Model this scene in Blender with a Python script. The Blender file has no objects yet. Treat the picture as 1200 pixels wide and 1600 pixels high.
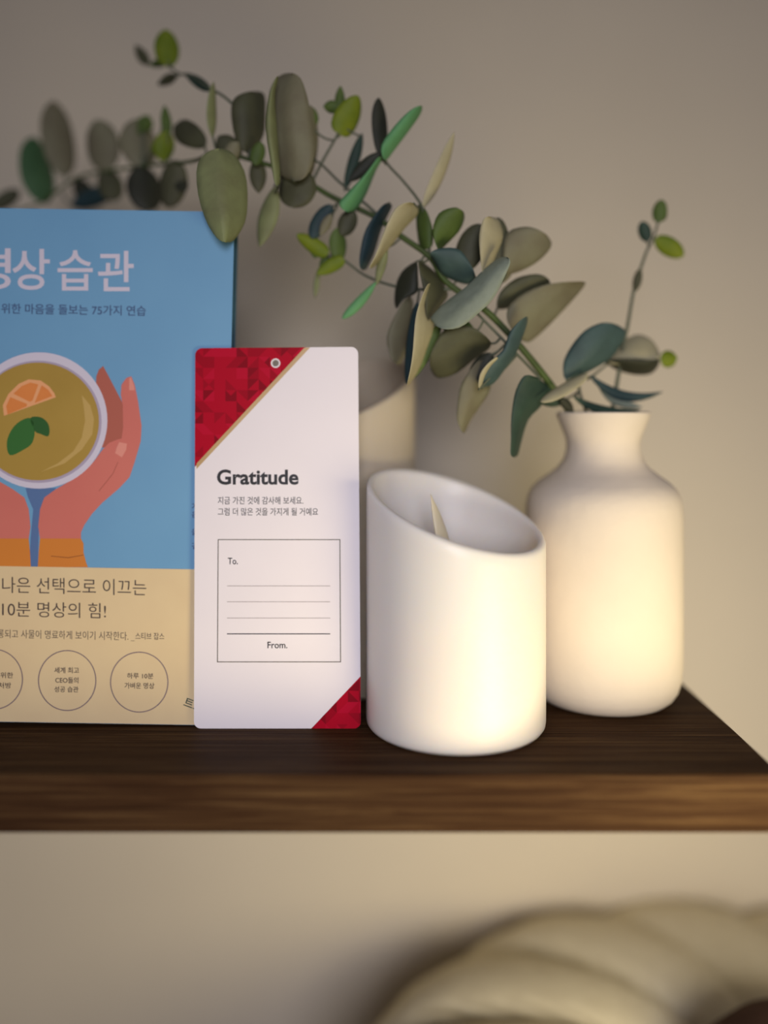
import bpy, bmesh, math, random
from mathutils import Vector, Matrix

random.seed(7)
scene = bpy.context.scene
COL = scene.collection
CM = 0.01
SHELF_Z = 0.550            # top of the shelf above the floor (m)
EYE = 0.132                # camera height above the shelf top
FPX = 1400.0               # focal length in pixels of the 1200x1600 frame
HZ = 640.0                 # image row of the horizon

# ------------------------------------------------------------------ camera
cam_data = bpy.data.cameras.new('camera')
cam = bpy.data.objects.new('camera', cam_data)
COL.objects.link(cam)
scene.camera = cam
cam.location = (0, 0, SHELF_Z + EYE)
cam.rotation_euler = (math.radians(90), 0, 0)
cam_data.sensor_fit = 'VERTICAL'
cam_data.sensor_height = 36
cam_data.lens = FPX / 1600 * 36
cam_data.shift_y = -(800 - HZ) / 1600
cam_data.clip_start = 0.01
cam_data.dof.use_dof = True
cam_data.dof.focus_distance = 0.366
cam_data.dof.aperture_fstop = 1.5

# ------------------------------------------------------------------ light, exposure
scene.view_settings.view_transform = 'Standard'
scene.view_settings.look = 'None'
scene.view_settings.gamma = 1
scene.view_settings.use_curve_mapping = False
scene.view_settings.exposure = 0.0

world = bpy.data.worlds.new('world')
scene.world = world
world.use_nodes = True
bg = world.node_tree.nodes['Background']
bg.inputs[0].default_value = (0.86, 0.80, 0.90, 1)
bg.inputs[1].default_value = 0.09


def lamp(name, loc, target, size, power, color):
    d = bpy.data.lights.new(name, 'AREA')
    d.shape = 'DISK'
    d.size = size
    d.energy = power
    d.color = color
    o = bpy.data.objects.new(name, d)
    COL.objects.link(o)
    o.location = loc
    v = Vector(target) - Vector(loc)
    o.rotation_euler = v.to_track_quat('-Z', 'Y').to_euler()
    return o


lamp('warm_lamp_light', (0.21, 0.14, SHELF_Z - 0.06), (0.03, 0.52, SHELF_Z - 0.06), 0.17, 0.62, (1.0, 0.83, 0.47)).data.spread = math.radians(130)
lamp('window_light', (0.05, -0.7, SHELF_Z + 0.25), (0.04, 0.42, SHELF_Z - 0.02), 0.4, 1.2, (0.94, 0.90, 1.0)).data.spread = math.radians(75)


# ------------------------------------------------------------------ helpers
def srgb(r, g, b):
    def f(c):
        c /= 255
        return c / 12.92 if c <= 0.04045 else ((c + 0.055) / 1.055) ** 2.4
    return (f(r), f(g), f(b), 1)


def mat(name, col, rough=0.6, col2=None, scale=40.0, stretch=(1, 1, 1), sss=0.0, bump=0.0, spec=0.4, detail=4, sss_r=(1, .7, .45), bump_scale=None):
    m = bpy.data.materials.new(name)
    m.use_nodes = True
    nt = m.node_tree
    b = nt.nodes['Principled BSDF']
    b.inputs['Base Color'].default_value = col
    b.inputs['Roughness'].default_value = rough
    b.inputs['Specular IOR Level'].default_value = spec
    if sss:
        b.inputs['Subsurface Weight'].default_value = sss
        b.inputs['Subsurface Radius'].default_value = sss_r
        b.inputs['Subsurface Scale'].default_value = 0.01
    if col2 or bump:
        tc = nt.nodes.new('ShaderNodeTexCoord')
        mp = nt.nodes.new('ShaderNodeMapping')
        mp.inputs['Scale'].default_value = stretch
        nt.links.new(tc.outputs['Object'], mp.inputs['Vector'])
        nz = nt.nodes.new('ShaderNodeTexNoise')
        nz.inputs['Scale'].default_value = scale
        nz.inputs['Detail'].default_value = detail
        nt.links.new(mp.outputs[0], nz.inputs['Vector'])
        if col2:
            rp = nt.nodes.new('ShaderNodeValToRGB')
            rp.color_ramp.elements[0].position = 0.32
            rp.color_ramp.elements[1].position = 0.68
            rp.color_ramp.elements[0].color = col
            rp.color_ramp.elements[1].color = col2
            nt.links.new(nz.outputs['Fac'], rp.inputs[0])
            nt.links.new(rp.outputs[0], b.inputs['Base Color'])
        if bump:
            n2 = nz
            if bump_scale:
                n2 = nt.nodes.new('ShaderNodeTexNoise')
                n2.inputs['Scale'].default_value = bump_scale
                nt.links.new(mp.outputs[0], n2.inputs['Vector'])
            bp = nt.nodes.new('ShaderNodeBump')
            bp.inputs['Strength'].default_value = bump
            bp.inputs['Distance'].default_value = 0.002
            nt.links.new(n2.outputs['Fac'], bp.inputs['Height'])
            nt.links.new(bp.outputs[0], b.inputs['Normal'])
    return m


def link(name, me, parent=None, mats=(), smooth=False):
    """me holds world coordinates; shift them into the frame of the parent's root"""
    o = bpy.data.objects.new(name, me)
    COL.objects.link(o)
    for m in mats:
        me.materials.append(m)
    if smooth:
        me.polygons.foreach_set('use_smooth', [True] * len(me.polygons))
    if parent is not None:
        root = parent
        off = Vector()
        while root is not None:
            off += root.location
            root = root.parent
        me.transform(Matrix.Translation(-off))
        o.parent = parent
    return o


def from_bm(name, bm, parent=None, mats=(), smooth=False):
    me = bpy.data.meshes.new(name)
    bm.normal_update()
    bm.to_mesh(me)
    bm.free()
    return link(name, me, parent, mats, smooth)


def recentre(o, loc):
    """move the origin of a top-level mesh to its base"""
    o.data.transform(Matrix.Translation(-Vector(loc)))
    o.location = loc


def thing(name, label, cat, loc, group=None):
    o = bpy.data.objects.new(name, None)
    o.empty_display_size = 0.02
    COL.objects.link(o)
    o.location = loc
    tag(o, label, cat, group)
    return o


def tag(o, label, cat, group=None):
    o['label'] = label
    o['category'] = cat
    if group:
        o['group'] = group


def ray(px, py):
    return Vector(((px - 600) / FPX, 1.0, -(py - HZ) / FPX))


ORIGIN = Vector((0, 0, SHELF_Z + EYE))


def at(px, py, depth_cm):
    return ORIGIN + ray(px, py) * (depth_cm * CM)


class Plane:
    """a real upright surface in the place; the photo's prints are projected on to it"""
    def __init__(self, depth_cm, lean_deg):
        a = math.radians(lean_deg)
        self.p = Vector((0, depth_cm * CM, SHELF_Z))
        self.up = Vector((0, math.sin(a), math.cos(a)))
        self.n = Vector((0, -math.cos(a), math.sin(a)))

    def hit(self, px, py, eps=0.0):
        d = ray(px, py)
        t = (self.p - ORIGIN).dot(self.n) / d.dot(self.n)
        return ORIGIN + d * t + self.n * eps


def clip_half(poly, a, b, keep_left=True):
    """clip a polygon against the line a->b"""
    def side(p):
        s = (b[0] - a[0]) * (p[1] - a[1]) - (b[1] - a[1]) * (p[0] - a[0])
        return s if keep_left else -s
    out = []
    for i in range(len(poly)):
        p, q = poly[i], poly[(i + 1) % len(poly)]
        sp, sq = side(p), side(q)
        if sp >= 0:
            out.append(p)
        if sp * sq < 0:
            t = sp / (sp - sq)
            out.append((p[0] + (q[0] - p[0]) * t, p[1] + (q[1] - p[1]) * t))
    return out if len(out) >= 3 else []


def clip_convex(poly, conv):
    for i in range(len(conv)):
        poly = clip_half(poly, conv[i], conv[(i + 1) % len(conv)])
        if not poly:
            return []
    return poly


def minus_convex(poly, conv):
    parts = []
    for i in range(len(conv)):
        a, b = conv[i], conv[(i + 1) % len(conv)]
        o = clip_half(poly, a, b, False)
        if o:
            parts.append(o)
        poly = clip_half(poly, a, b, True)
        if not poly:
            break
    return parts


def smooth_closed(pts, n=4):
    out = []
    L = len(pts)
    for i in range(L):
        p0, p1, p2, p3 = [Vector(pts[(i + k - 1) % L]) for k in range(4)]
        for j in range(n):
            t = j / n
            out.append(tuple(0.5 * ((2 * p1) + (p2 - p0) * t + (2 * p0 - 5 * p1 + 4 * p2 - p3) * t * t + (3 * p1 - p0 - 3 * p2 + p3) * t ** 3)))
    return out


def fill_px(bm, poly, plane, eps, mi=0):
    vs = [bm.verts.new(plane.hit(x, y, eps)) for x, y in poly]
    f = bm.faces.new(vs)
    f.normal_update()
    if f.normal.dot(plane.n) < 0:
        f.normal_flip()
    f.material_index = mi
    if len(vs) > 4:
        bmesh.ops.triangulate(bm, faces=[f])


def print_poly(name, polys, plane, eps, m, parent):
    bm = bmesh.new()
    for p in polys:
        fill_px(bm, p, plane, eps)
    return from_bm(name, bm, parent, [m])


def ellipse(cx, cy, rx, ry, n=64):
    return [(cx + rx * math.cos(2 * math.pi * i / n), cy + ry * math.sin(2 * math.pi * i / n)) for i in range(n)]


def ring_px(bm, outer, inner, plane, eps):
    n = len(outer)
    vo = [bm.verts.new(plane.hit(x, y, eps)) for x, y in outer]
    vi = [bm.verts.new(plane.hit(x, y, eps)) for x, y in inner]
    for i in range(n):
        j = (i + 1) % n
        f = bm.faces.new((vo[i], vo[j], vi[j], vi[i]))
        f.normal_update()
        if f.normal.dot(plane.n) < 0:
            f.normal_flip()


def glyphs(body, bold):
    c = bpy.data.curves.new('lettering', 'FONT')
    c.body = body
    c.offset = bold
    c.resolution_u = 4
    o = bpy.data.objects.new('lettering', c)
    COL.objects.link(o)
    dg = bpy.context.evaluated_depsgraph_get()
    me = o.evaluated_get(dg).to_mesh()
    vs = [(v.co.x, v.co.y) for v in me.vertices]
    fs = [tuple(p.vertices) for p in me.polygons]
    o.evaluated_get(dg).to_mesh_clear()
    bpy.data.objects.remove(o)
    bpy.data.curves.remove(c)
    return vs, fs


def add_text(bm, body, box, plane, eps, bold=0.0, slope=0.0, rot=0.0, lo=None):
    """lettering fitted to the rows and columns x0,y0,x1,y1 it has on the surface"""
    vs, fs = glyphs(body, bold)
    xs = [v[0] for v in vs]
    ys = [v[1] for v in vs]
    ax, bx, ay, by = min(xs), max(xs), min(ys), max(ys)
    x0, y0, x1, y1 = box
    out = []
    for x, y in vs:
        u = x0 + (x - ax) / (bx - ax) * (x1 - x0)
        v = y1 + (y - ay) / (by - ay) * (y0 - y1)
        v += slope * (u - x0)
        if rot:
            cx, cy = (x0 + x1) / 2, (y0 + y1) / 2
            c, s = math.cos(rot), math.sin(rot)
            u, v = cx + (u - cx) * c - (v - cy) * s, cy + (u - cx) * s + (v - cy) * c
        out.append(bm.verts.new(plane.hit(u, v, eps)))
    for f in fs:
        try:
            bm.faces.new([out[i] for i in f])
        except ValueError:
            pass


def text_part(name, rows, plane, eps, m, parent):
    bm = bmesh.new()
    for r in rows:
        add_text(bm, r[0], r[1], plane, eps, *r[2:])
    return from_bm(name, bm, parent, [m])


def lathe(bm, profile, cx, cy, n=96, zfun=None):
    """profile: list of (radius, z); zfun(x, y, k) may offset z"""
    rings = []
    for k, (r, z) in enumerate(profile):
        ring = []
        for i in range(n):
            a = 2 * math.pi * i / n
            x, y = r * math.cos(a), r * math.sin(a)
            zz = zfun(x, y, k, z) if zfun else z
            ring.append(bm.verts.new((cx + x, cy + y, zz)))
        rings.append(ring)
    for k in range(len(rings) - 1):
        for i in range(n):
            j = (i + 1) % n
            bm.faces.new((rings[k][i], rings[k][j], rings[k + 1][j], rings[k + 1][i]))
    return rings


def tube(bm, pts, radii, n=8, sub=5, mi=0):
    P = []
    R = []
    L = len(pts)
    for i in range(L - 1):
        p0, p1, p2, p3 = pts[max(i - 1, 0)], pts[i], pts[i + 1], pts[min(i + 2, L - 1)]
        for j in range(sub):
            t = j / sub
            P.append(0.5 * ((2 * p1) + (p2 - p0) * t + (2 * p0 - 5 * p1 + 4 * p2 - p3) * t * t + (3 * p1 - p0 - 3 * p2 + p3) * t ** 3))
            R.append(radii[i] * (1 - t) + radii[i + 1] * t)
    P.append(pts[-1])
    R.append(radii[-1])
    prev = None
    for i, p in enumerate(P):
        d = (P[min(i + 1, len(P) - 1)] - P[max(i - 1, 0)]).normalized()
        s = d.cross(Vector((0, 1, 0.13))).normalized()
        u = s.cross(d)
        ring = [bm.verts.new(p + (s * math.cos(2 * math.pi * k / n) + u * math.sin(2 * math.pi * k / n)) * R[i]) for k in range(n)]
        if prev:
            for k in range(n):
                f = bm.faces.new((prev[k], prev[(k + 1) % n], ring[(k + 1) % n], ring[k]))
                f.material_index = mi
                f.smooth = True
        else:
            bm.faces.new(list(reversed(ring))).material_index = mi
        prev = ring
    bm.faces.new(prev).material_index = mi
    return P


# ------------------------------------------------------------------ the setting
M_wall = mat('wall_paint', srgb(214, 204, 184), 0.85, srgb(209, 199, 179), 6, bump=0.05, bump_scale=300)
M_floor = mat('floor_wood', srgb(120, 95, 72), 0.5, srgb(95, 74, 56), 12, (1, 8, 1))


def box_bm(x0, x1, y0, y1, z0, z1, bev=0.0, seg=2):
    bm = bmesh.new()
    bmesh.ops.create_cube(bm, size=1)
    for v in bm.verts:
        v.co = Vector(((x0 + x1) / 2 + v.co.x * (x1 - x0), (y0 + y1) / 2 + v.co.y * (y1 - y0), (z0 + z1) / 2 + v.co.z * (z1 - z0)))
    if bev:
        bmesh.ops.bevel(bm, geom=bm.edges[:], offset=bev, segments=seg, profile=0.6, affect='EDGES')
    return bm


WALL_Y = 0.60
o = from_bm('wall_back', box_bm(-0.9, 0.9, WALL_Y, WALL_Y + 0.05, 0, 1.5), None, [M_wall])
o['kind'] = 'structure'
o = from_bm('floor', box_bm(-0.9, 0.9, -0.9, WALL_Y + 0.05, -0.03, 0), None, [M_floor])
o['kind'] = 'structure'


# ------------------------------------------------------------------ shelf
def wood(name):
    m = bpy.data.materials.new(name)
    m.use_nodes = True
    nt = m.node_tree
    b = nt.nodes['Principled BSDF']
    b.inputs['Roughness'].default_value = 0.5
    b.inputs['Specular IOR Level'].default_value = 0.02
    tc = nt.nodes.new('ShaderNodeTexCoord')
    mp = nt.nodes.new('ShaderNodeMapping')
    mp.inputs['Scale'].default_value = (3.2, 150, 150)
    nt.links.new(tc.outputs['Object'], mp.inputs['Vector'])
    n1 = nt.nodes.new('ShaderNodeTexNoise')
    n1.inputs['Scale'].default_value = 3.2
    n1.inputs['Detail'].default_value = 9
    n1.inputs['Roughness'].default_value = 0.68
    n1.inputs['Distortion'].default_value = 0.5
    nt.links.new(mp.outputs[0], n1.inputs['Vector'])
    rp = nt.nodes.new('ShaderNodeValToRGB')
    e = rp.color_ramp.elements
    e[0].position = 0.30
    e[0].color = srgb(36, 22, 14)
    e[1].position = 0.72
    e[1].color = srgb(100, 77, 50)
    k = e.new(0.5)
    k.color = srgb(64, 44, 28)
    nt.links.new(n1.outputs['Fac'], rp.inputs[0])
    nt.links.new(rp.outputs[0], b.inputs['Base Color'])
    bp = nt.nodes.new('ShaderNodeBump')
    bp.inputs['Strength'].default_value = 0.35
    bp.inputs['Distance'].default_value = 0.0015
    nt.links.new(n1.outputs['Fac'], bp.inputs['Height'])
    nt.links.new(bp.outputs[0], b.inputs['Normal'])
    return m


M_wood = wood('dark_stained_wood')
SHELF_F = EYE * FPX / (1211 - HZ)          # depth of the front edge (m)
SHELF_R = 0.1445
shelf = from_bm('wall_shelf', box_bm(-0.62, SHELF_R, SHELF_F, WALL_Y - 0.0005, SHELF_Z - 0.0212, SHELF_Z, 0.0014, 3), None, [M_wood])
recentre(shelf, (-0.2, WALL_Y, SHELF_Z - 0.0212))
tag(shelf, 'dark brown wooden shelf board fixed to the wall, carrying book, card, candles and vase', 'shelf')

# ------------------------------------------------------------------ book
M_blue = mat('blue_cover', srgb(112, 166, 205), 0.55, srgb(108, 162, 202), 30)
M_backcover = mat('dark_teal_cover', srgb(40, 84, 100), 0.6, srgb(36, 78, 94), 30)
M_pages = mat('book_paper', srgb(225, 215, 195), 0.8, srgb(205, 195, 175), 60, (0.1, 30, 0.1))
M_band = mat('cream_band_paper', srgb(228, 205, 160), 0.7, srgb(224, 200, 156), 60)
M_lilac = mat('lilac_white_ink', srgb(214, 208, 224), 0.6)
M_lilac2 = mat('lilac_grey_ink', srgb(176, 164, 186), 0.6)
M_navy = mat('navy_ink', srgb(62, 84, 126), 0.6)
M_tea = mat('tea_ink', srgb(178, 146, 62), 0.6, srgb(168, 136, 52), 25)
M_teahi = mat('tea_highlight_ink', srgb(196, 164, 92), 0.6)
M_orange = mat('orange_ink', srgb(228, 138, 66), 0.6, srgb(222, 128, 56), 60)
M_peel = mat('peel_ink', srgb(238, 170, 116), 0.6)
M_mint = mat('mint_leaf_ink', srgb(48, 108, 40), 0.6)
M_mint2 = mat('mint_leaf_dark_ink', srgb(38, 92, 32), 0.6)
M_hand = mat('hand_ink', srgb(212, 118, 104), 0.6, srgb(208, 112, 100), 25)
M_hand2 = mat('hand_far_finger_ink', srgb(178, 96, 78), 0.6)
M_nail = mat('nail_ink', srgb(228, 148, 132), 0.6)
M_sleeve = mat('sleeve_ink', srgb(216, 132, 44), 0.6, srgb(210, 126, 42), 25)
M_sleeveline = mat('sleeve_line_ink', srgb(150, 84, 28), 0.6)
M_gap = mat('gap_ink', srgb(86, 116, 164), 0.6)
M_text = mat('brown_ink', srgb(70, 56, 52), 0.6)
M_textpurple = mat('purple_grey_ink', srgb(122, 104, 112), 0.6)
M_logo = mat('green_black_ink', srgb(40, 66, 58), 0.6)

BK = Plane(EYE * FPX / (1134.5 - HZ) / CM, 2.3)
ROLL = math.radians(0.95)
bu = Vector((math.cos(ROLL), 0, 0)) - BK.up * math.sin(ROLL)      # along the bottom edge, to the right
bv = BK.up * math.cos(ROLL) + Vector((math.sin(ROLL), 0, 0))
bn = BK.n
b_br = BK.hit(347.5, 1135.2)
b_br += BK.up * ((SHELF_Z + 0.0002 - b_br.z) / BK.up.z)
b_h = ((BK.hit(361, 331) - b_br).dot(bv))
b_w = 0.150
T = 0.0105
book = thing('book', 'blue paperback with a tea bowl and hands on its cover and cream paper band', 'book', b_br)


def book_box(name, u0, u1, v0, v1, w0, w1, m, parent, bev=0.0):
    bm = box_bm(0, 1, 0, 1, 0, 1)
    for v in bm.verts:
        c = v.co.copy()
        v.co = b_br + bu * (u0 + (u1 - u0) * c.x) + bv * (v0 + (v1 - v0) * c.z) - bn * (w0 + (w1 - w0) * c.y)
    if bev:
        bmesh.ops.bevel(bm, geom=bm.edges[:], offset=bev, segments=2, affect='EDGES')
    bmesh.ops.recalc_face_normals(bm, faces=bm.faces[:])
    return from_bm(name, bm, parent, [m])


cover = book_box('front_cover', -b_w, 0, 0, b_h, 0, 0.0006, M_blue, book, 0.0001)
back = book_box('back_cover', -b_w, 0, 0, b_h, T - 0.0006, T, M_backcover, book, 0.0001)
book_box('spine', -b_w - 0.0006, -b_w, 0, b_h, 0, T, M_blue, book)
book_box('page_block', -b_w, -0.004, 0.001, b_h - 0.002, 0.0006, T - 0.0006, M_pages, book)
# the paper band round the lower part
band_h = ((BK.hit(306, 889.5) - b_br).dot(bv))
e1 = 0.00012
band = book_box('paper_band', -b_w - 0.0009, 0.0002, 0.0002, band_h, -0.00028, -e1, M_band, book)
book_box('paper_band_flap', 0.0002, 0.0004, 0.0002, band_h, -0.00028, T + 0.0002, M_band, book)

S = 3.75


def C2(pts, ox=0, oy=540):
    return [(ox + x / S, oy + y / S) for x, y in pts]


E0 = 0.00005
art = [0]


def layer():
    art[0] += 1
    return E0 + art[0] * 0.000025


# left side limit of the cover in pixel columns, so no print runs past it
HAND = [(770, 180), (790, 230), (810, 330), (830, 470), (825, 560), (790, 680), (760, 770), (700, 835), (600, 920), (540, 985), (495, 1050), (475, 1095),
        (475, 1132), (235, 1132), (225, 1060), (235, 960), (260, 890), (330, 840), (400, 800), (480, 750), (550, 680), (600, 610), (640, 570), (690, 550),
        (713, 545), (722, 480), (720, 350), (708, 290), (712, 230), (740, 190)]
FAR = [(565, 180), (580, 140), (605, 120), (640, 185), (700, 300), (720, 340), (722, 500), (710, 555), (640, 585), (600, 600), (560, 450), (560, 300)]
SLV = [(235, 1130), (475, 1130), (490, 1160), (490, 1210), (505, 1270), (516, 1298), (222, 1298), (228, 1200)]


def mirror(pts):
    return [(404 - x, y) for x, y in pts]


print_poly('cover_gap_shadow', [C2([(150, 835), (330, 835), (260, 905), (232, 985), (228, 1060), (222, 1298), (172, 1298), (180, 1130), (195, 960), (165, 890)])], BK, layer(), M_gap, cover)
ly = layer()
print_poly('printed_far_finger', [C2(FAR)], BK, ly, M_hand2, cover)
print_poly('printed_far_finger', [C2(mirror(FAR))], BK, ly, M_hand2, cover)
ly = layer()
h1 = print_poly('printed_hand', [C2(HAND)], BK, ly, M_hand, cover)
h2 = print_poly('printed_hand', [C2(mirror(HAND))], BK, ly, M_hand, cover)
ly = layer()
print_poly('printed_sleeve', [C2(SLV)], BK, ly, M_sleeve, cover)
print_poly('printed_sleeve', [C2(mirror(SLV))], BK, ly, M_sleeve, cover)
ly = layer()
print_poly('printed_nail', [C2([(700, 565), (745, 575), (740, 610), (715, 655), (675, 630), (685, 595)])], BK, ly, M_nail, cover)
print_poly('printed_nail', [C2([(758, 192), (768, 184), (786, 236), (790, 262), (757, 262)])], BK, ly, M_nail, cover)
print_poly('printed_sleeve_fold', [C2([(300, 1231), (400, 1240), (490, 1225), (490, 1229), (400, 1245), (300, 1235)])], BK, ly, M_sleeveline, cover)
print_poly('printed_thumb_crease', [C2([(690, 682), (660, 750), (578, 852), (582, 854), (664, 752), (694, 682)])], BK, ly, M_hand2, cover)
print_poly('printed_bowl_rim', [ellipse(61, 657, 107, 106.5)], BK, layer(), M_lilac, cover)
print_poly('printed_bowl_inside', [ellipse(60, 659, 99, 95.5)], BK, layer(), M_lilac2, cover)
print_poly('printed_tea', [ellipse(59, 658.5, 96, 92)], BK, layer(), M_tea, cover)
ly = layer()
print_poly('printed_tea_highlight', [C2([(480, 290), (530, 350), (552, 430), (542, 520), (480, 610), (380, 690), (240, 740), (340, 690), (430, 620), (480, 540), (500, 440), (492, 360)])], BK, ly, M_teahi, cover)
print_poly('printed_orange_slice', [C2([(25, 412), (18, 350), (50, 285), (110, 225), (170, 198), (240, 205), (290, 240), (320, 280), (328, 303)])], BK, ly, M_peel, cover)
ly = layer()
print_poly('printed_orange_segment', [C2([(46, 404), (38, 355), (62, 302), (160, 342), (158, 356)]), C2([(80, 282), (130, 237), (180, 217), (226, 228), (192, 322), (176, 330)]),
           C2([(246, 233), (285, 260), (308, 296), (205, 336)])], BK, ly, M_orange, cover)
ml = smooth_closed([(60, 642), (42, 565), (75, 485), (130, 437), (185, 428), (205, 500), (190, 570), (140, 610)], 4)
print_poly('printed_mint_leaf', [C2(ml)], BK, ly, M_mint, cover)
ml = smooth_closed([(180, 425), (240, 420), (282, 455), (292, 505), (280, 532), (240, 518), (205, 500)], 4)
print_poly('printed_mint_leaf', [C2(ml)], BK, ly, M_mint2, cover)

text_part('title_lettering', [('명', (-44, 388, 17, 452), 0.012), ('상', (19, 389, 78, 453), 0.012), ('습', (90, 391, 145, 454), 0.010), ('관', (153, 392, 209, 455), 0.012)], BK, E0, M_lilac, cover)
text_part('subtitle_lettering', [('위한 마음을 돌보는 75가지 연습', (2, 474, 228, 490), 0.01, 0.017)], BK, E0, M_navy, cover)
text_part('side_lettering', [(c, (299.5, y, 311, y + 10), 0.01) for c, y in zip('지음옮김', (786, 799, 826, 848))], BK, E0, M_navy, cover)
EB = 0.0004
text_part('slogan_lettering', [('나은 선택으로 이끄는', (4, 901, 229, 926), -0.004, 0.02), ('10분 명상의 힘!', (4, 939, 166, 963), -0.004, 0.02)], BK, EB, M_text, band)
text_part('quotation_lettering', [('롱되고 사물이 명료하게 보이기 시작한다. _', (-3, 983, 211, 997), -0.006, 0.02), ('스티브 잡스', (212, 988, 257, 999), 0.0, 0.01)], BK, EB, M_text, band)
for cx, cy, rx, ry, rows in ((218, 1065.5, 45.5, 47.5, [('하루 10분', (199, 1051, 240, 1060)), ('가벼운 명상', (195, 1066, 241.5, 1075.5))]),
                             (105.5, 1063, 45.5, 47.5, [('세계 최고', (85.5, 1042, 124, 1051.5)), ('CEO들의', (87, 1057.5, 123, 1067)), ('성공 습관', (85.5, 1072, 123, 1081))]),
                             (-9, 1061, 45.5, 47.5, [('을 위한', (-12, 1050, 21, 1059)), ('처방', (-2, 1066, 18, 1075))])):
    bm = bmesh.new()
    ring_px(bm, ellipse(cx, cy, rx, ry), ellipse(cx, cy, rx - 1.5, ry - 1.5), BK, EB)
    r = from_bm('printed_circle', bm, band, [M_textpurple])
    text_part('circle_lettering', [(t, b, 0.008, 0.01) for t, b in rows], BK, EB, M_text, r)
text_part('publisher_lettering', [('트로', (288, 1094, 318, 1107), 0.01, 0, 0.35)], BK, EB, M_logo, band)

# ------------------------------------------------------------------ gift card
M_card = mat('white_card', srgb(240, 234, 238), 0.5, srgb(238, 232, 236), 40)
M_reds = [mat('red_print', srgb(178, 0, 36), 0.5, spec=0.08), mat('deep_red_print', srgb(158, 0, 30), 0.5, spec=0.08), mat('light_red_print', srgb(188, 6, 46), 0.5, spec=0.08), mat('dark_red_print', srgb(136, 0, 24), 0.5, spec=0.08)]
M_gold = mat('gold_print', srgb(196, 164, 108), 0.4, srgb(186, 152, 96), 60)
M_black = mat('black_ink', srgb(18, 16, 18), 0.5)
M_line = mat('grey_line_ink', srgb(168, 158, 158), 0.5)
M_frame = mat('olive_line_ink', srgb(82, 76, 58), 0.5)
CP = Plane(EYE * FPX / (1138.6 - HZ) / CM, 3.0)
card_base = CP.hit(433, 1138.6)
card = thing('gift_card', 'tall white card with red corners and black title leaning on the book', 'card', card_base)
TL, TR, BR, BL = (305, 544), (559.5, 542), (563.8, 1138.3), (303, 1138.3)


def rounded(quad, r, n=7):
    out = []
    for i in range(4):
        p = Vector(quad[i])
        a = (Vector(quad[i - 1]) - p).normalized()
        b = (Vector(quad[(i + 1) % 4]) - p).normalized()
        s, c, e = p + a * r, p + (a + b) * r, p + b * r
        for k in range(n + 1):
            t = k / n * math.pi / 2
            out.append(tuple(c - b * r * math.cos(t) - a * r * math.sin(t)))
    return out


outline = rounded([TL, TR, BR, BL], 11)        # clockwise in image rows = positive area with y down
HOLE = ellipse(430.6, 567.5, 5.2, 5.2, 20)
RING = ellipse(430.6, 567.5, 7.4, 7.4, 20)


def area(p):
    return sum(p[i][0] * p[(i + 1) % len(p)][1] - p[(i + 1) % len(p)][0] * p[i][1] for i in range(len(p))) / 2


if area(outline) < 0:
    outline.reverse()
TH = 0.0007


def sheet(bm, polys_front, plane, e_front, thick, loops):
    """front and back faces plus the rims of the given loops"""
    for p in polys_front:
        fill_px(bm, p, plane, e_front)
        q = [bm.verts.new(plane.hit(x, y, e_front) - plane.n * thick) for x, y in p]
        f = bm.faces.new(q)
        f.normal_update()
        if f.normal.dot(plane.n) > 0:
            f.normal_flip()
    for lp in loops:
        a = [bm.verts.new(plane.hit(x, y, e_front)) for x, y in lp]
        b = [bm.verts.new(plane.hit(x, y, e_front) - plane.n * thick) for x, y in lp]
        for i in range(len(lp)):
            j = (i + 1) % len(lp)
            bm.faces.new((a[i], a[j], b[j], b[i]))
    bmesh.ops.remove_doubles(bm, verts=bm.verts[:], dist=1e-6)


bm = bmesh.new()
sheet(bm, minus_convex(outline, HOLE), CP, 0, TH, [outline, HOLE])
bmesh.ops.recalc_face_normals(bm, faces=bm.faces[:])
panel = from_bm('card_panel', bm, card, [M_card])


def red_corner(tri, name, eps):
    if area(tri) < 0:
        tri = tri[::-1]
    region = clip_convex(outline, tri)
    bm = bmesh.new()
    g = 17.4
    x0, y0 = 300, 540
    for i in range(17):
        for j in range(36):
            ax, ay = x0 + i * g, y0 + j * g
            a, b, c, d = (ax, ay), (ax + g, ay), (ax + g, ay + g), (ax, ay + g)
            m = (ax + g / 2, ay + g / 2)
            k = random.random()
            if k < 0.45:
                tris = [(a, b, c), (a, c, d)]
            elif k < 0.9:
                tris = [(a, b, d), (b, c, d)]
            else:
                tris = [(a, b, m), (b, c, m), (c, d, m), (d, a, m)]
            for t in tris:
                p = clip_convex(list(t), region)
                if not p:
                    continue
                mi = random.choices([0, 1, 2, 3], [50, 22, 18, 10])[0]
                for piece in (minus_convex(p, RING) if abs(ax - 430) < 30 and abs(ay - 567) < 40 else [p]):
                    if abs(area(piece)) > 0.05:
                        fill_px(bm, piece, CP, eps, mi)
    return from_bm(name, bm, panel, M_reds)


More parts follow.
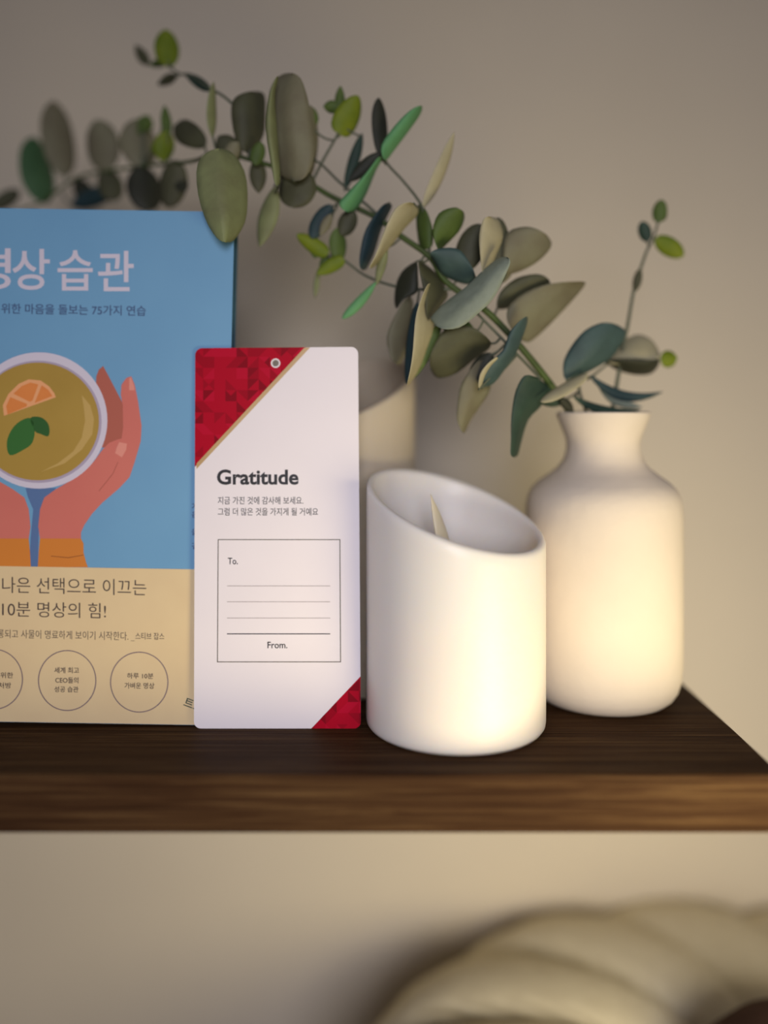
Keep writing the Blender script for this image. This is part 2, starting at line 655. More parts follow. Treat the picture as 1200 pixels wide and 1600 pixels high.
red_corner([(290, 530), (490, 530), (292, 743)], 'red_corner', 0.00005)
red_corner([(600, 1018), (600, 1180), (447, 1180)], 'red_corner', 0.00005)
print_poly('gold_stripe', [clip_convex([(476, 543), (484.5, 543), (307, 733), (307, 724.5)], outline)], CP, 0.00008, M_gold, panel)
text_part('title_lettering', [('Gratitude', (339, 733.5, 466.5, 757.5), 0.028)], CP, 0.00006, M_black, panel)
text_part('message_lettering', [('지금 가진 것에 감사해 보세요.', (340.5, 776, 474, 788), 0.004), ('그럼 더 많은 것을 가지게 될 거예요', (340.5, 793.5, 497, 805.5), 0.004)], CP, 0.00006, M_black, panel)
bm = bmesh.new()
q = [(340.3, 842.5), (531.8, 842.5), (532.9, 1034.8), (339.2, 1034.8)]
ring_px(bm, q, [(341.6, 843.8), (530.4, 843.8), (531.5, 1033.5), (340.5, 1033.5)], CP, 0.00006)
fr = from_bm('address_frame', bm, panel, [M_frame])
text_part('to_lettering', [('To.', (356, 871.5, 371.7, 881.8), 0.012)], CP, 0.00006, M_black, panel)
text_part('from_lettering', [('From.', (418, 1002.7, 449, 1013), 0.012)], CP, 0.00006, M_black, panel)
for y, h, m in ((915.5, 0.5, M_line), (940.3, 0.5, M_line), (965.7, 0.5, M_line), (990.4, 0.75, M_black)):
    print_poly('writing_line', [[(354.8, y - h), (516, y - h), (516, y + h), (354.8, y + h)]], CP, 0.00006, m, panel)

# ------------------------------------------------------------------ candles
M_wax = mat('white_wax', srgb(240, 234, 226), 0.38, srgb(238, 231, 222), 12, sss=0.35, bump=0.06, bump_scale=35)
M_flame = mat('flame_plastic', srgb(240, 226, 190), 0.4, sss=0.2)


M_wax_shaded = mat('shade_darkened_wax', srgb(196, 184, 162), 0.5, srgb(190, 178, 156), 12, sss=0.25, bump=0.06, bump_scale=35)  # wax colour darkened for the shade the tall candle stands in


def candle(name, label, cx, cy, r, zc, a, b, floor_z, wall=0.0035, flame=None, wax=None):
    root = thing(name, label, 'candle', (cx, cy, SHELF_Z))
    bm = bmesh.new()
    cut = lambda x, y: SHELF_Z + zc + a * x + b * y
    prof = [(0.0001, 'B0'), (r - 0.004, 'B0'), (r - 0.0012, 'B1'), (r - 0.0002, 'B2'), (r, 'B3')]
    prof += [(r, ('f', t)) for t in (0.15, 0.3, 0.45, 0.6, 0.75, 0.88, 0.96)]
    prof += [(r - 0.0001, ('t', -0.0014)), (r - 0.0006, ('t', -0.0004)), (r - wall / 2, ('t', 0.0)), (r - wall + 0.0005, ('t', -0.0004)), (r - wall, ('t', -0.0016))]
    prof += [(r - wall, ('i', t)) for t in (0.85, 0.6, 0.35, 0.12)]
    prof += [(r - wall - 0.003, ('i', 0.0)), (0.0001, ('i', 0.0))]
    base = {'B0': 0.0002, 'B1': 0.0006, 'B2': 0.002, 'B3': 0.004}

    def zf(x, y, k, tagv):
        if isinstance(tagv, str):
            return SHELF_Z + base[tagv]
        kind, t = tagv
        c = cut(x, y)
        if kind == 'f':
            return SHELF_Z + 0.004 + (c - 0.002 - SHELF_Z - 0.004) * t
        if kind == 't':
            return c + t
        return SHELF_Z + floor_z + (c - SHELF_Z - floor_z) * t
    lathe(bm, prof, cx, cy, 96, zf)
    bmesh.ops.remove_doubles(bm, verts=bm.verts[:], dist=1e-5)
    bmesh.ops.recalc_face_normals(bm, faces=bm.faces[:])
    body = from_bm('wax_body', bm, root, [wax or M_wax], True)
    if flame:
        fx, fy, tipz, lean, w, hh, turn = flame
        bm = bmesh.new()
        n = 14
        rings = []
        for i in range(n + 1):
            t = i / n
            z = tipz - hh + hh * t
            ww = w * (math.sin(math.pi * min(1, (t * 0.92 + 0.10))) ** 0.75) * (1 - 0.25 * t) if t < 1 else 0.0002
            dx = lean * (t ** 1.4) * hh
            ring = []
            for k in range(16):
                an = 2 * math.pi * k / 16
                lx, lyy = ww * math.cos(an), 0.35 * ww * math.sin(an)
                c, s = math.cos(turn), math.sin(turn)
                ring.append(bm.verts.new((cx + fx + dx + lx * c - lyy * s, cy + fy + lx * s + lyy * c, SHELF_Z + z)))
            rings.append(ring)
        for i in range(n):
            for k in range(16):
                j = (k + 1) % 16
                bm.faces.new((rings[i][k], rings[i][j], rings[i + 1][j], rings[i + 1][k]))
        bm.faces.new(list(reversed(rings[0])))
        bm.faces.new(rings[-1])
        bmesh.ops.recalc_face_normals(bm, faces=bm.faces[:])
        fl = from_bm('flame', bm, root, [M_flame], True)
        bm = bmesh.new()
        tube(bm, [Vector((cx + fx, cy + fy, SHELF_Z + floor_z - 0.0005)), Vector((cx + fx, cy + fy, SHELF_Z + tipz - hh + 0.002))], [0.002, 0.0016], 10, 2)
        from_bm('flame_holder', bm, root, [M_flame], True)
    return root


candle('pillar_candle', 'short white pillar candle with slanted rim and plastic flame, in front of the vase', 0.0300, 0.3765, 0.0375, 0.0906, -0.30, 0.28, 0.05,
       flame=(-0.0030, 0.0, 0.0965, -0.22, 0.0048, 0.034, 0.9))
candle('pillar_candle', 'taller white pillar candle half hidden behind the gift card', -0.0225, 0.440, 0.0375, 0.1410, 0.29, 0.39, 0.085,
       flame=(0.0, 0.0, 0.127, -0.1, 0.005, 0.034, 0.4), wax=M_wax_shaded)

# ------------------------------------------------------------------ vase
M_vase = mat('matt_cream_ceramic', srgb(228, 216, 198), 0.7, srgb(223, 211, 193), 30, bump=0.10, bump_scale=160, spec=0.25)
VX, VY = 0.1002, 0.410
q = 0.41 / FPX
prof_px = [(72, 644.5), (71.5, 647), (69, 655), (63, 670), (57.5, 684), (56, 693), (57, 704), (61, 718), (70, 730), (84, 741), (101, 753), (111, 764), (116.5, 776), (119, 790), (120, 810),
           (120, 850), (120, 900), (120, 950), (120, 1000), (119.3, 1035), (117.5, 1052), (113, 1068), (106, 1079), (97, 1086), (88, 1089.5)]
outer = [(r * q, SHELF_Z + EYE - (y - HZ) * q) for r, y in prof_px]
zoff = outer[-1][1] - (SHELF_Z + 0.0002)
zt = outer[0][1]
outer = [(r, z - zoff * (zt - z) / (zt - outer[-1][1])) for r, z in outer]
w = 0.003
inner = [(r - w, z) for r, z in outer[1:-4]]
prof = [(0.0001, SHELF_Z + 0.006)] + [(outer[-4][0] - 0.006, SHELF_Z + 0.006)] + list(reversed(inner)) + [(outer[0][0] - 0.0022, zt - 0.0003), (outer[0][0] - 0.0012, zt + 0.0003)] + outer + [(0.0001, SHELF_Z + 0.0002)]
bm = bmesh.new()
lathe(bm, prof, VX, VY, 96)
bmesh.ops.remove_doubles(bm, verts=bm.verts[:], dist=1e-5)
bmesh.ops.recalc_face_normals(bm, faces=bm.faces[:])
vase = from_bm('vase', bm, None, [M_vase], True)
recentre(vase, (VX, VY, SHELF_Z))
tag(vase, 'cream bottle-shaped vase with flared neck holding eucalyptus', 'vase')

# ------------------------------------------------------------------ eucalyptus


def leafmat(name, c, c2, rough=0.6):
    c = [v * 0.86 for v in c]
    c2 = [v * 0.86 for v in c2]
    return mat(name, srgb(*c), rough, srgb(*c2), 90, (1, 1, 1), bump=0.15, spec=0.3, bump_scale=220)


LM = {
    'olive': leafmat('sage_olive_leaf', (140, 138, 108), (128, 122, 96)),
    'dolive': leafmat('dark_olive_leaf', (92, 94, 66), (78, 78, 56)),
    'light': leafmat('light_sage_leaf', (150, 160, 108), (132, 136, 94)),
    'teal': leafmat('blue_green_leaf', (78, 104, 100), (66, 88, 86)),
    'dteal': leafmat('dark_blue_green_leaf', (50, 76, 82), (44, 68, 70)),
    'dgreen': leafmat('dark_green_leaf', (56, 82, 66), (48, 70, 58)),
    'green': leafmat('mid_green_leaf', (84, 122, 80), (70, 108, 68)),
    'grass': leafmat('moss_green_leaf', (98, 122, 56), (84, 106, 46)),
    'mint': leafmat('mint_green_leaf', (112, 178, 118), (100, 164, 106)),
    'cream': leafmat('pale_cream_leaf', (206, 198, 158), (192, 184, 146)),
    'pale': leafmat('pale_grey_green_leaf', (164, 176, 156), (140, 152, 132)),
    'yg': leafmat('yellow_green_leaf', (138, 152, 30), (110, 132, 24)),
    'dark': leafmat('deep_olive_leaf', (58, 62, 46), (50, 52, 40)),
}
M_stem = mat('green_stem', srgb(72, 92, 36), 0.55, srgb(54, 66, 34), 60)
M_twig = mat('grey_green_twig', srgb(92, 100, 80), 0.6, srgb(78, 82, 66), 60)

KEYS = [(-60, 46.5), (0, 47.2), (120, 46.4), (222, 44.2), (300, 41.6), (345, 40.2), (490, 40.0), (590, 39.7), (650, 39.3), (760, 38.9), (860, 39.7), (900, 40.4), (960, 41.0), (1080, 41.6)]


def depth(x):
    for (a, da), (b, db) in zip(KEYS, KEYS[1:]):
        if x <= b:
            t = max(0, (x - a) / (b - a))
            return da + (db - da) * t
    return KEYS[-1][1]


def P(x, y, o=0.0):
    return at(x, y, depth(x) + o)


stem_pts = []


def stem(bm, pts, r0, r1, mi=0):
    v = [P(p[0], p[1], p[2] if len(p) > 2 else 0) for p in pts]
    n = len(v)
    L = tube(bm, v, [r0 + (r1 - r0) * i / (n - 1) for i in range(n)], 8, 6, mi)
    stem_pts.extend(L)


def leaf(parent, bx, by, tx, ty, w, front, back=None, roll=0, curl=0.0, fold=0.12, shape='o', ob=0.0, ot=0.0, bend=0.0, name='leaf'):
    """bx,by base / tx,ty tip where the photo shows them; ob,ot depth offsets (cm); w visible width in photo pixels"""
    B, Tp = P(bx, by, ob), P(tx, ty, ob + ot)
    ax = Tp - B
    Ln = ax.length
    a = ax / Ln
    mid = (B + Tp) / 2
    view = (ORIGIN - mid).normalized()
    s = a.cross(view).normalized()
    dep = mid.y
    rr = math.radians(roll)
    real = 1.13 * w / FPX * dep / max(0.35, math.cos(rr))
    Rm = Matrix.Rotation(rr, 3, a)
    s = Rm @ s
    n = s.cross(a).normalized()
    if n.dot(view) < 0:
        n = -n
    nu, nv = 6, 16
    th = 0.00035
    bm = bmesh.new()
    grid = []
    for side in (1, -1):
        g = []
        for i in range(nv + 1):
            t = 0.5 - 0.5 * math.cos(math.pi * (i / nv * 0.97 + 0.015))
            e = {'o': 1.0, 'b': 1.3, 'a': 0.68, 'l': 0.9}[shape]
            q4 = 4 * t ** e * (1 - t ** e)
            wd = max(0.02, q4) ** (0.8 if shape == 'l' else 0.52)
            row = []
            for j in range(nu + 1):
                u = j / nu * 2 - 1
                edge = 1 - 0.98 * (abs(u) ** 4)
                lat = real / 2 * wd * u
                p = B + a * (Ln * t) + s * lat
                p += s * (bend * Ln * 4 * t * (1 - t))
                p += n * (curl * Ln * 4 * t * (1 - t))
                p += n * (-fold * real * wd * abs(u) ** 1.6)
                p += n * (0.02 * real * math.sin(t * 9 + bx) * u)
                p += n * (side * th * edge * (0.4 + 0.6 * wd))
                row.append(bm.verts.new(p))
            g.append(row)
        grid.append(g)
    for si, g in enumerate(grid):
        for i in range(nv):
            for j in range(nu):
                vs = (g[i][j], g[i][j + 1], g[i + 1][j + 1], g[i + 1][j])
                f = bm.faces.new(vs)
                f.material_index = si
                f.smooth = True
    A, D = grid
    loop = [(0, j) for j in range(nu + 1)] + [(i, nu) for i in range(1, nv + 1)] + [(nv, j) for j in range(nu - 1, -1, -1)] + [(i, 0) for i in range(nv - 1, 0, -1)]
    for k in range(len(loop)):
        p, q2 = loop[k], loop[(k + 1) % len(loop)]
        f = bm.faces.new((A[p[0]][p[1]], A[q2[0]][q2[1]], D[q2[0]][q2[1]], D[p[0]][p[1]]))
        f.material_index = 1
        f.smooth = True
    # petiole to the nearest point of a stem
    near = min(stem_pts, key=lambda v: (v - B).length)
    gap = (near - B).length
    if 0.0006 < gap < 0.022:
        midp = (near + B) / 2 + Vector((0, 0.001, -0.001))
        tube(bm, [near, midp, B + a * (0.06 * Ln)], [0.0005, 0.00045, 0.0005], 6, 3, 2)
    bmesh.ops.recalc_face_normals(bm, faces=bm.faces[:])
    return from_bm(name, bm, parent, [LM[front], LM[back or front], M_twig])


def leaf_outline(parent, rows, front, back=None, o=0.0, lr=0.0, along=0.0, cup=-0.25, name='leaf', ridge=0.0):
    """a leaf given by its left and right edge, base row first; o depth offset (cm), lr left-to-right tilt, along base-to-tip tilt, cup swelling"""
    L = [Vector(p[:2]) for p in rows]
    R = [Vector(p[2:4]) for p in rows]

    def spline(v, t):
        n = len(v) - 1
        i = min(int(t * n), n - 1)
        f = t * n - i
        p0, p1, p2, p3 = v[max(i - 1, 0)], v[i], v[i + 1], v[min(i + 2, n)]
        return 0.5 * ((2 * p1) + (p2 - p0) * f + (2 * p0 - 5 * p1 + 4 * p2 - p3) * f * f + (3 * p1 - p0 - 3 * p2 + p3) * f ** 3)
    c = sum((a + b for a, b in zip(L, R)), Vector((0, 0))) / (2 * len(L))
    d0 = depth(c.x) + o
    nv, nu = 18, 8
    th = 0.00035
    bm = bmesh.new()
    grids = []
    for side in (1, -1):
        g = []
        for i in range(nv + 1):
            t = 0.5 - 0.5 * math.cos(math.pi * (i / nv * 0.98 + 0.01))
            a, b = spline(L, t), spline(R, t)
            m = min(t, 1 - t)
            cap = math.sqrt(max(0.02, 1 - (1 - min(1, m / 0.11)) ** 2))
            row = []
            for j in range(nu + 1):
                u = j / nu * 2 - 1
                p = (a + b) / 2 + (b - a) / 2 * u * cap
                dp = d0 + lr * u + along * (t - 0.5) + cup * (1 - abs(u) ** (1.2 if ridge else 2)) * math.sin(math.pi * (0.1 + 0.8 * t)) + 0.03 * math.sin(t * 11 + c.x) * u
                q3 = at(p.x, p.y, dp)
                q3 += (ORIGIN - q3).normalized() * (side * th * (1 - 0.97 * max(abs(u), abs(2 * t - 1)) ** 6))
                row.append(bm.verts.new(q3))
            g.append(row)
        grids.append(g)
    for si, g in enumerate(grids):
        for i in range(nv):
            for j in range(nu):
                f = bm.faces.new((g[i][j], g[i][j + 1], g[i + 1][j + 1], g[i + 1][j]))
                f.material_index = si
    A, D = grids
    loop = [(0, j) for j in range(nu + 1)] + [(i, nu) for i in range(1, nv + 1)] + [(nv, j) for j in range(nu - 1, -1, -1)] + [(i, 0) for i in range(nv - 1, 0, -1)]
    for k in range(len(loop)):
        p, q2 = loop[k], loop[(k + 1) % len(loop)]
        f = bm.faces.new((A[p[0]][p[1]], A[q2[0]][q2[1]], D[q2[0]][q2[1]], D[p[0]][p[1]]))
        f.material_index = 0
    B = (A[0][0].co + A[0][nu].co) / 2
    T2 = A[2][nu // 2].co.copy()
    near = min(stem_pts, key=lambda v: (v - B).length)
    if 0.0006 < (near - B).length < 0.025:
        tube(bm, [near, (near + B) / 2 + Vector((0, 0.001, -0.001)), B, T2], [0.0006, 0.0005, 0.0005, 0.0002], 6, 3, 2)
    bmesh.ops.recalc_face_normals(bm, faces=bm.faces[:])
    return from_bm(name, bm, parent, [LM[front], LM[back or front], M_twig], True)


branch = thing('eucalyptus_branch', 'long arching artificial eucalyptus branch leaning left from the vase over the book', 'plant', at(905, 668, 41))
bm = bmesh.new()
stem(bm, [(925, 740, .6), (905, 668, .3), (885, 636), (860, 600), (826, 557), (792, 518), (755, 482), (697, 440), (672, 402), (628, 370), (590, 341), (520, 308), (486, 288), (440, 264)], 0.0017, 0.0011)
stem(bm, [(440, 264), (400, 252), (340, 238), (300, 252), (222, 260), (125, 276), (60, 318), (-30, 345)], 0.0011, 0.0006)
main_stem = from_bm('stem', bm, branch, [M_stem])
for pts in ([(845, 592, -.3), (800, 545, -.4), (748, 492, -.2), (712, 452)],
            [(628, 370), (575, 322), (530, 284), (495, 252), (450, 236, .4)],
            [(705, 452), (655, 452), (612, 446), (570, 430), (535, 405), (512, 398)],
            [(672, 402), (664, 340), (655, 315), (630, 283), (607, 258), (594, 236)],
            [(392, 250), (380, 185), (355, 155), (325, 136), (300, 120), (275, 113), (262, 96)],
            [(222, 260), (240, 230), (252, 205), (258, 180)],
            [(486, 288), (505, 250), (525, 215), (533, 196)],
            [(222, 260), (224, 220), (222, 200)],
            [(445, 266), (430, 290), (428, 300)]):
    bm = bmesh.new()
    stem(bm, pts, 0.0007, 0.0005)
    from_bm('twig', bm, branch, [M_twig])

LV = [
    # far left, behind the book's top edge
    (68, 318, 52, 214, 44, 'green', 'green', dict(roll=25, ot=.6)),
    (101, 275, 84, 158, 44, 'olive', 'dolive', dict(roll=20, ot=.4)),
    (166, 266, 151, 187, 46, 'olive', 'light', dict(roll=-20)),
    (164, 262, 180, 314, 34, 'dolive', 'olive', dict(ob=.2)),
    (222, 262, 214, 186, 50, 'olive', 'olive', dict(roll=15)),
    (222, 258, 232, 330, 48, 'dark', 'dolive', dict(roll=-15)),
    (-12, 326, 30, 298, 22, 'dolive', 'grass', dict()),
    (112, 322, 178, 296, 26, 'dteal', 'olive', dict(ob=.4)),
    (120, 278, 140, 318, 26, 'dark', 'olive', dict(ob=.5)),
    (222, 206, 232, 180, 22, 'grass', 'yg', dict(shape='l')),
    (222, 208, 208, 190, 18, 'grass', 'yg', dict(shape='l')),
    (254, 252, 262, 205, 28, 'yg', 'grass', dict(ob=-.6, roll=20)),
    (262, 215, 257, 164, 15, 'grass', 'yg', dict(shape='l', ob=-.6)),
    (250, 225, 238, 240, 16, 'yg', 'yg', dict(shape='l', ob=-.6)),
    (276, 250, 262, 324, 38, 'dolive', 'olive', dict(roll=20)),
    (270, 252, 288, 300, 22, 'dark', 'dolive', dict(ob=.4)),
    (322, 226, 272, 196, 34, 'dolive', 'olive', dict(curl=.12)),
    (332, 216, 334, 128, 14, 'light', 'pale', dict(shape='l', roll=50, ob=-.6)),
    (372, 252, 342, 212, 34, 'dolive', 'light', dict(ob=.3)),
    (480, 280, 486, 165, 30, 'olive', 'dolive', dict(ob=-.2, roll=35)),
    (470, 262, 455, 324, 52, 'dolive', 'olive', dict(ob=-.6, roll=20)),
    (402, 246, 404, 302, 24, 'dolive', 'olive', dict(shape='l')),
    (430, 292, 405, 386, 26, 'light', 'olive', dict(shape='l', roll=25, ob=-.3)),
    (398, 258, 408, 222, 20, 'grass', 'light', dict(ob=-.5)),
    (355, 250, 372, 222, 22, 'olive', 'light', dict(ob=-.4)),
    # top left twig
    (263, 104, 258, 46, 34, 'yg', 'grass', dict()),
    (232, 102, 211, 70, 16, 'dolive', 'grass', dict(shape='l')),
    (262, 96, 232, 102, 12, 'grass', 'dolive', dict(shape='l')),
    (276, 117, 246, 133, 14, 'dolive', 'grass', dict(shape='l')),
    (330, 142, 288, 114, 15, 'dgreen', 'olive', dict(shape='l')),
    # middle
    (530, 210, 560, 150, 36, 'yg', 'grass', dict(shape='a', roll=15)),
    (530, 168, 505, 166, 18, 'grass', 'yg', dict(shape='l')),
    (530, 175, 532, 134, 14, 'grass', 'olive', dict(shape='l')),
    (486, 200, 490, 168, 18, 'grass', 'olive', dict(shape='l')),
    (598, 248, 592, 153, 22, 'dark', 'dgreen', dict(roll=30, ob=-.2)),
    (596, 238, 545, 284, 20, 'dark', 'dteal', dict(shape='l', ob=-.3)),
    (566, 208, 538, 300, 16, 'dgreen', 'dteal', dict(shape='l', ob=.3)),
    (660, 326, 710, 206, 17, 'cream', 'olive', dict(shape='l', bend=.05, roll=40)),
    (518, 320, 486, 372, 26, 'dteal', 'teal', dict(ob=-.3)),
    (518, 334, 500, 368, 14, 'olive', 'light', dict(shape='l', ob=-.5)),
    (552, 328, 534, 368, 26, 'dolive', 'olive', dict(ob=-.2)),
    (512, 398, 464, 366, 22, 'yg', 'grass', dict(shape='a', ob=-.2)),
    (492, 370, 493, 404, 18, 'grass', 'yg', dict(shape='l', ob=-.1)),
    (530, 408, 528, 356, 24, 'grass', 'yg', dict(shape='o', roll=20, ob=-.2)),
    (537, 404, 495, 428, 20, 'yg', 'grass', dict(shape='a', ob=-.3)),
    (514, 398, 500, 420, 12, 'grass', 'yg', dict(shape='l')),
    (497, 424, 492, 466, 8, 'light', 'cream', dict(shape='l', ob=.5)),
    (604, 384, 588, 446, 13, 'light', 'grass', dict(shape='l', ob=-.7)),
    (588, 440, 535, 498, 14, 'mint', 'green', dict(shape='b', ob=-.7, bend=-.03)),
    (722, 424, 750, 350, 40, 'dolive', 'dark', dict(ob=.2)),
    (772, 424, 778, 340, 36, 'dolive', 'olive', dict(ob=.3)),
    (760, 430, 800, 410, 40, 'olive', 'dolive', dict(ob=.4)),
    (690, 500, 648, 590, 16, 'grass', 'olive', dict(ob=-.4, shape='l')),
    (652, 472, 636, 600, 18, 'dteal', 'teal', dict(ob=-.6, roll=20)),
    (742, 520, 690, 508, 30, 'grass', 'dolive', dict(ob=-.2, shape='l')),
    (768, 552, 738, 600, 30, 'dark', 'dolive', dict(ob=.1)),
    (882, 630, 826, 604, 30, 'dgreen', 'dteal', dict(ob=-.1, shape='l')),
]
for L in LV:
    leaf(branch, *L[:5], L[5], L[6], **L[7])
OUTLINES = [
    ([(325, 232, 362, 232), (308, 259, 383, 270), (309, 301, 387, 315), (321, 343, 382, 350), (337, 370, 366, 375), (350, 379, 356, 379)], 'light', 'olive', dict(o=-2.4, lr=.35, along=-1.0, cup=-.7, ridge=1)),
    ([(382, 240, 394, 240), (368, 217, 412, 212), (361, 180, 415, 175), (365, 155, 414, 150), (384, 143, 406, 142)], 'dolive', 'olive', dict(o=0.1, lr=.4, cup=-.4)),
    ([(440, 282, 476, 284), (424, 235, 491, 245), (417, 190, 488, 196), (422, 140, 480, 150), (440, 113, 468, 115)], 'olive', 'light', dict(o=-1.0, lr=-.4, cup=-.5, ridge=1)),
    ([(430, 292, 438, 290), (423, 255, 437, 258), (415, 200, 433, 205), (420, 148, 430, 150), (432, 118, 436, 120)], 'light', 'cream', dict(o=-1.7, lr=.2)),
    ([(592, 243, 600, 247), (572, 270, 588, 266), (543, 301, 574, 300), (530, 318, 560, 324), (539, 331, 549, 332)], 'mint', 'green', dict(o=-.6, lr=.3)),
    ([(599, 250, 604, 252), (596, 227, 614, 238), (617, 196, 635, 210), (640, 173, 655, 182), (657, 164, 661, 167)], 'mint', 'green', dict(o=-.3, lr=.3)),
    ([(600, 316, 616, 318), (572, 357, 597, 357), (562, 398, 584, 398), (562, 420, 571, 424)], 'dteal', 'teal', dict(o=-.4, lr=.4)),
    ([(640, 314, 653, 322), (617, 326, 652, 336), (600, 361, 630, 360), (586, 400, 607, 390), (575, 420, 585, 419)], 'cream', 'olive', dict(o=-1.1, lr=.7, cup=-.3)),
    ([(684, 392, 690, 390), (676, 362, 698, 382), (685, 334, 717, 362), (708, 324, 725, 345), (722, 328, 726, 333)], 'grass', 'light', dict(o=-.3, lr=.3)),
    ([(656, 388, 668, 390), (652, 368, 676, 382), (650, 337, 676, 358), (656, 320, 667, 328)], 'grass', 'dolive', dict(o=.1, lr=-.3)),
    ([(648, 408, 653, 410), (628, 424, 653, 428), (618, 447, 652, 456), (616, 470, 632, 467), (618, 482, 621, 482)], 'dark', 'dolive', dict(o=-.2, lr=-.3)),
    ([(744, 428, 741, 440), (719, 391, 726, 444), (688, 388, 692, 430), (671, 395, 675, 405)], 'teal', 'pale', dict(o=-.5, lr=.4)),
    ([(754, 434, 762, 432), (750, 397, 776, 397), (749, 366, 786, 370), (755, 343, 780, 346), (764, 338, 772, 339)], 'cream', 'olive', dict(o=-.5, lr=.5)),
    ([(786, 428, 796, 430), (786, 398, 822, 420), (792, 364, 844, 406), (822, 354, 860, 388), (850, 362, 862, 376)], 'olive', 'light', dict(o=.1, lr=.3)),
    ([(670, 500, 690, 516), (677, 491, 720, 511), (697, 471, 748, 489), (728, 448, 771, 466), (756, 421, 790, 429), (782, 399, 801, 404)], 'pale', 'teal', dict(o=-1.2, lr=-.4, along=-.4, cup=-.3, ridge=1)),
    ([(653, 408, 660, 408), (656, 428, 685, 430), (662, 456, 700, 459), (665, 481, 690, 477), (668, 501, 674, 499)], 'dolive', 'olive', dict(o=-.5, lr=.6)),
    ([(668, 440, 676, 446), (653, 481, 670, 480), (648, 506, 680, 512), (645, 547, 670, 540), (641, 577, 654, 579), (635, 602, 638, 603)], 'cream', 'pale', dict(o=-1.1, lr=.8, along=-.4, cup=-.3)),
    ([(634, 463, 648, 466), (615, 497, 642, 506), (604, 528, 637, 540), (610, 557, 628, 566), (618, 569, 622, 570)], 'olive', 'dolive', dict(o=.3, lr=.4)),
    ([(775, 480, 779, 484), (781, 457, 796, 481), (806, 435, 822, 468), (838, 428, 848, 456), (857, 434, 862, 446)], 'dolive', 'dark', dict(o=.5, lr=.3)),
    ([(794, 512, 822, 540), (793, 482, 846, 520), (819, 458, 872, 494), (860, 443, 902, 461), (912, 439, 917, 442)], 'olive', 'dolive', dict(o=.2, lr=.5, ridge=1)),
    ([(766, 530, 769, 543), (735, 510, 746, 558), (697, 513, 714, 583), (675, 546, 687, 591), (671, 570, 674, 582)], 'dolive', 'olive', dict(o=-.1, lr=.5, along=.3, ridge=1)),
    ([(752, 605, 756, 607), (756, 580, 773, 598), (771, 561, 792, 573), (787, 545, 807, 551), (797, 518, 817, 526), (820, 493, 827, 497)], 'teal', 'dteal', dict(o=-.7, lr=.3)),
    ([(747, 606, 752, 608), (750, 584, 757, 589), (762, 568, 767, 572), (776, 557, 779, 560)], 'cream', 'pale', dict(o=-.95, lr=.1, cup=-.05)),
    ([(748, 560, 764, 566), (722, 597, 767, 606), (715, 628, 751, 634), (714, 656, 736, 656), (722, 677, 727, 677)], 'olive', 'light', dict(o=.3, lr=.3, ridge=1)),
    ([(822, 580, 864, 604), (806, 609, 846, 634), (799, 650, 826, 656), (798, 690, 815, 690), (797, 714, 809, 715)], 'dgreen', 'dteal', dict(o=-.4, lr=.6, cup=-.4, ridge=1)),
]
for rows, fc, bc, kw in OUTLINES:
    leaf_outline(branch, rows, fc, bc, **kw)

sprig = thing('eucalyptus_sprig', 'short upright artificial eucalyptus sprig at the right of the vase mouth', 'plant', at(945, 690, 41))
stem_pts.clear()
bm = bmesh.new()
stem(bm, [(940, 720, .2), (955, 650), (963, 605), (975, 535), (981, 507), (990, 455), (998, 429), (1010, 394), (1020, 374), (1029, 345)], 0.0011, 0.0005)
from_bm('stem', bm, sprig, [M_twig])
bm = bmesh.new()
stem(bm, [(942, 690), (915, 640), (905, 600), (925, 588), (950, 568)], 0.0008, 0.0005)
from_bm('twig', bm, sprig, [M_twig])
for L in [
    (918, 584, 845, 628, 17, 'cream', 'pale', dict(ob=-1.0, shape='o', roll=45)),
    (1032, 562, 1058, 560, 24, 'yg', 'grass', dict()),
    (922, 586, 1036, 612, 15, 'dteal', 'dgreen', dict(ob=-.5, shape='l', bend=.16)),
    (934, 598, 1004, 636, 14, 'pale', 'teal', dict(ob=-.4, shape='l', bend=.12)),
    (896, 620, 1002, 640, 13, 'dgreen', 'dteal', dict(ob=-.7, shape='l', bend=.1)),
    (876, 624, 896, 642, 14, 'dark', 'dteal', dict(ob=-.5, shape='l')),
    (992, 455, 1000, 420, 12, 'dolive', 'dgreen', dict(shape='o', ob=-.1)),
    (1012, 378, 1003, 346, 18, 'dgreen', 'grass', dict()),
    (1024, 372, 1068, 400, 26, 'yg', 'grass', dict()),
    (1028, 348, 1034, 312, 20, 'grass', 'dgreen', dict()),
    (1029, 345, 1042, 330, 12, 'dolive', 'grass', dict(shape='l')),
]:
    leaf(sprig, *L[:5], L[5], L[6], **L[7])

for rows, fc, bc, kw in [
    ([(881, 594, 890, 594), (880, 568, 926, 578), (891, 543, 956, 558), (914, 516, 975, 530), (946, 501, 977, 512)], 'teal', 'dteal', dict(o=-.6, lr=.3, cup=-.4, ridge=1)),
    ([(949, 558, 949, 566), (964, 541, 965, 570), (992, 523, 993, 568), (1016, 529, 1017, 566), (1031, 549, 1031, 558)], 'cream', 'light', dict(o=0, lr=-.5)),
    ([(946, 562, 947, 568), (964, 560, 965, 579), (992, 560, 993, 586), (1016, 562, 1017, 584), (1030, 560, 1031, 570)], 'dark', 'dolive', dict(o=-.2, lr=.5)),  # lower half of the pale leaf above, its shade put in as dark colour
]:
    leaf_outline(sprig, rows, fc, bc, **kw)

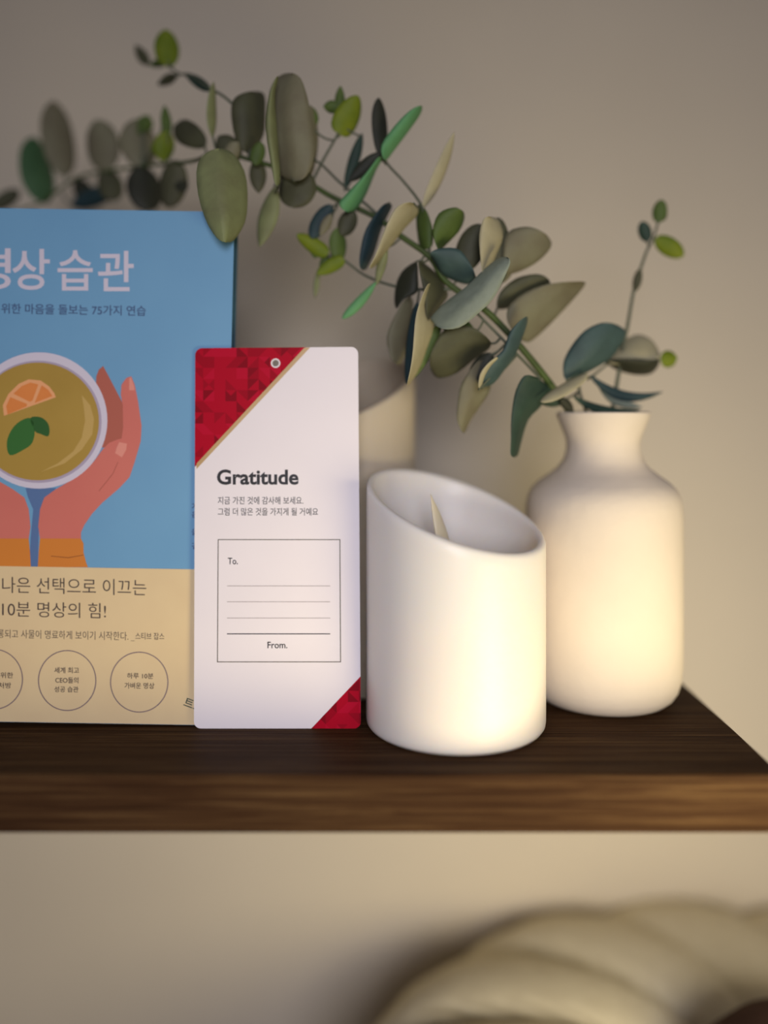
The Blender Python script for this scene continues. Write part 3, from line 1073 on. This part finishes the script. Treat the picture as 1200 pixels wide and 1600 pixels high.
# ------------------------------------------------------------------ pleated pouf below the shelf
M_cord = mat('cream_corduroy', srgb(228, 220, 194), 0.9, srgb(220, 211, 185), 120, bump=0.12, spec=0.1, bump_scale=900)
M_button = mat('brown_suede', srgb(84, 62, 54), 0.9, srgb(74, 54, 47), 60, spec=0.1)
PX, PY, PR = 0.195, 0.402, 0.226
PTOP = SHELF_Z - 0.187
pouf = thing('pleated_pouf', 'round cream twisted-pleat pouf with brown centre below the shelf', 'pouf', (PX, PY, 0))


def slump(x, y, z):
    """the cushion sags away from its middle, to the back and to the front"""
    d = y - PY
    return z - 0.08 * d if d > 0 else z - 2.2 * d * d


bm = bmesh.new()
NL = 13
n = NL * 30
prof = [(0.02, -0.02), (0.24, -0.01), (0.30, 0.0), (0.38, 0.008), (0.48, 0.012), (0.58, 0.013), (0.68, 0.012), (0.78, 0.009), (0.86, 0.003), (0.93, -0.007), (0.98, -0.022), (1.0, -0.042), (1.0, -0.08), (1.0, -0.2), (0.97, -0.30),
        (0.93, -0.35), (0.85, -(PTOP - 0.0005)), (0.02, -(PTOP - 0.0005))]
rings = []
for k, (rr, dz) in enumerate(prof):
    ring = []
    for i in range(n):
        a = 2 * math.pi * i / n
        tw = a + 0.55 * (1 - rr)
        lobe = abs(math.sin(tw * NL / 2)) ** 0.22
        amt = 0.0 if (k == 0 or k >= len(prof) - 2) else 0.020 * min(1, rr * 1.3)
        d = amt * (lobe - 0.8)
        top = 1 if k < 9 else 0.5
        r = PR * rr + d * (0.15 if k < 8 else 0.8)
        x, y, z = PX + r * math.cos(a), PY + r * math.sin(a), PTOP + dz + d * top
        y = min(y, WALL_Y - 0.0012)          # pressed against the wall
        ring.append(bm.verts.new((x, y, slump(x, y, z) if k < len(prof) - 2 else z)))
    rings.append(ring)
for k in range(len(rings) - 1):
    for i in range(n):
        j = (i + 1) % n
        bm.faces.new((rings[k][i], rings[k][j], rings[k + 1][j], rings[k + 1][i]))
bm.faces.new(rings[0])
bm.faces.new(rings[-1])
bmesh.ops.recalc_face_normals(bm, faces=bm.faces[:])
from_bm('pleated_cover', bm, pouf, [M_cord], True)
bm = bmesh.new()
lathe(bm, [(0.0001, PTOP + 0.037), (0.022, PTOP + 0.0355), (0.040, PTOP + 0.029), (0.052, PTOP + 0.016), (0.058, PTOP - 0.006), (0.052, PTOP - 0.018), (0.0001, PTOP - 0.022)], PX, PY, 48)
bmesh.ops.remove_doubles(bm, verts=bm.verts[:], dist=1e-5)
bmesh.ops.recalc_face_normals(bm, faces=bm.faces[:])
from_bm('centre_button', bm, pouf, [M_button], True)
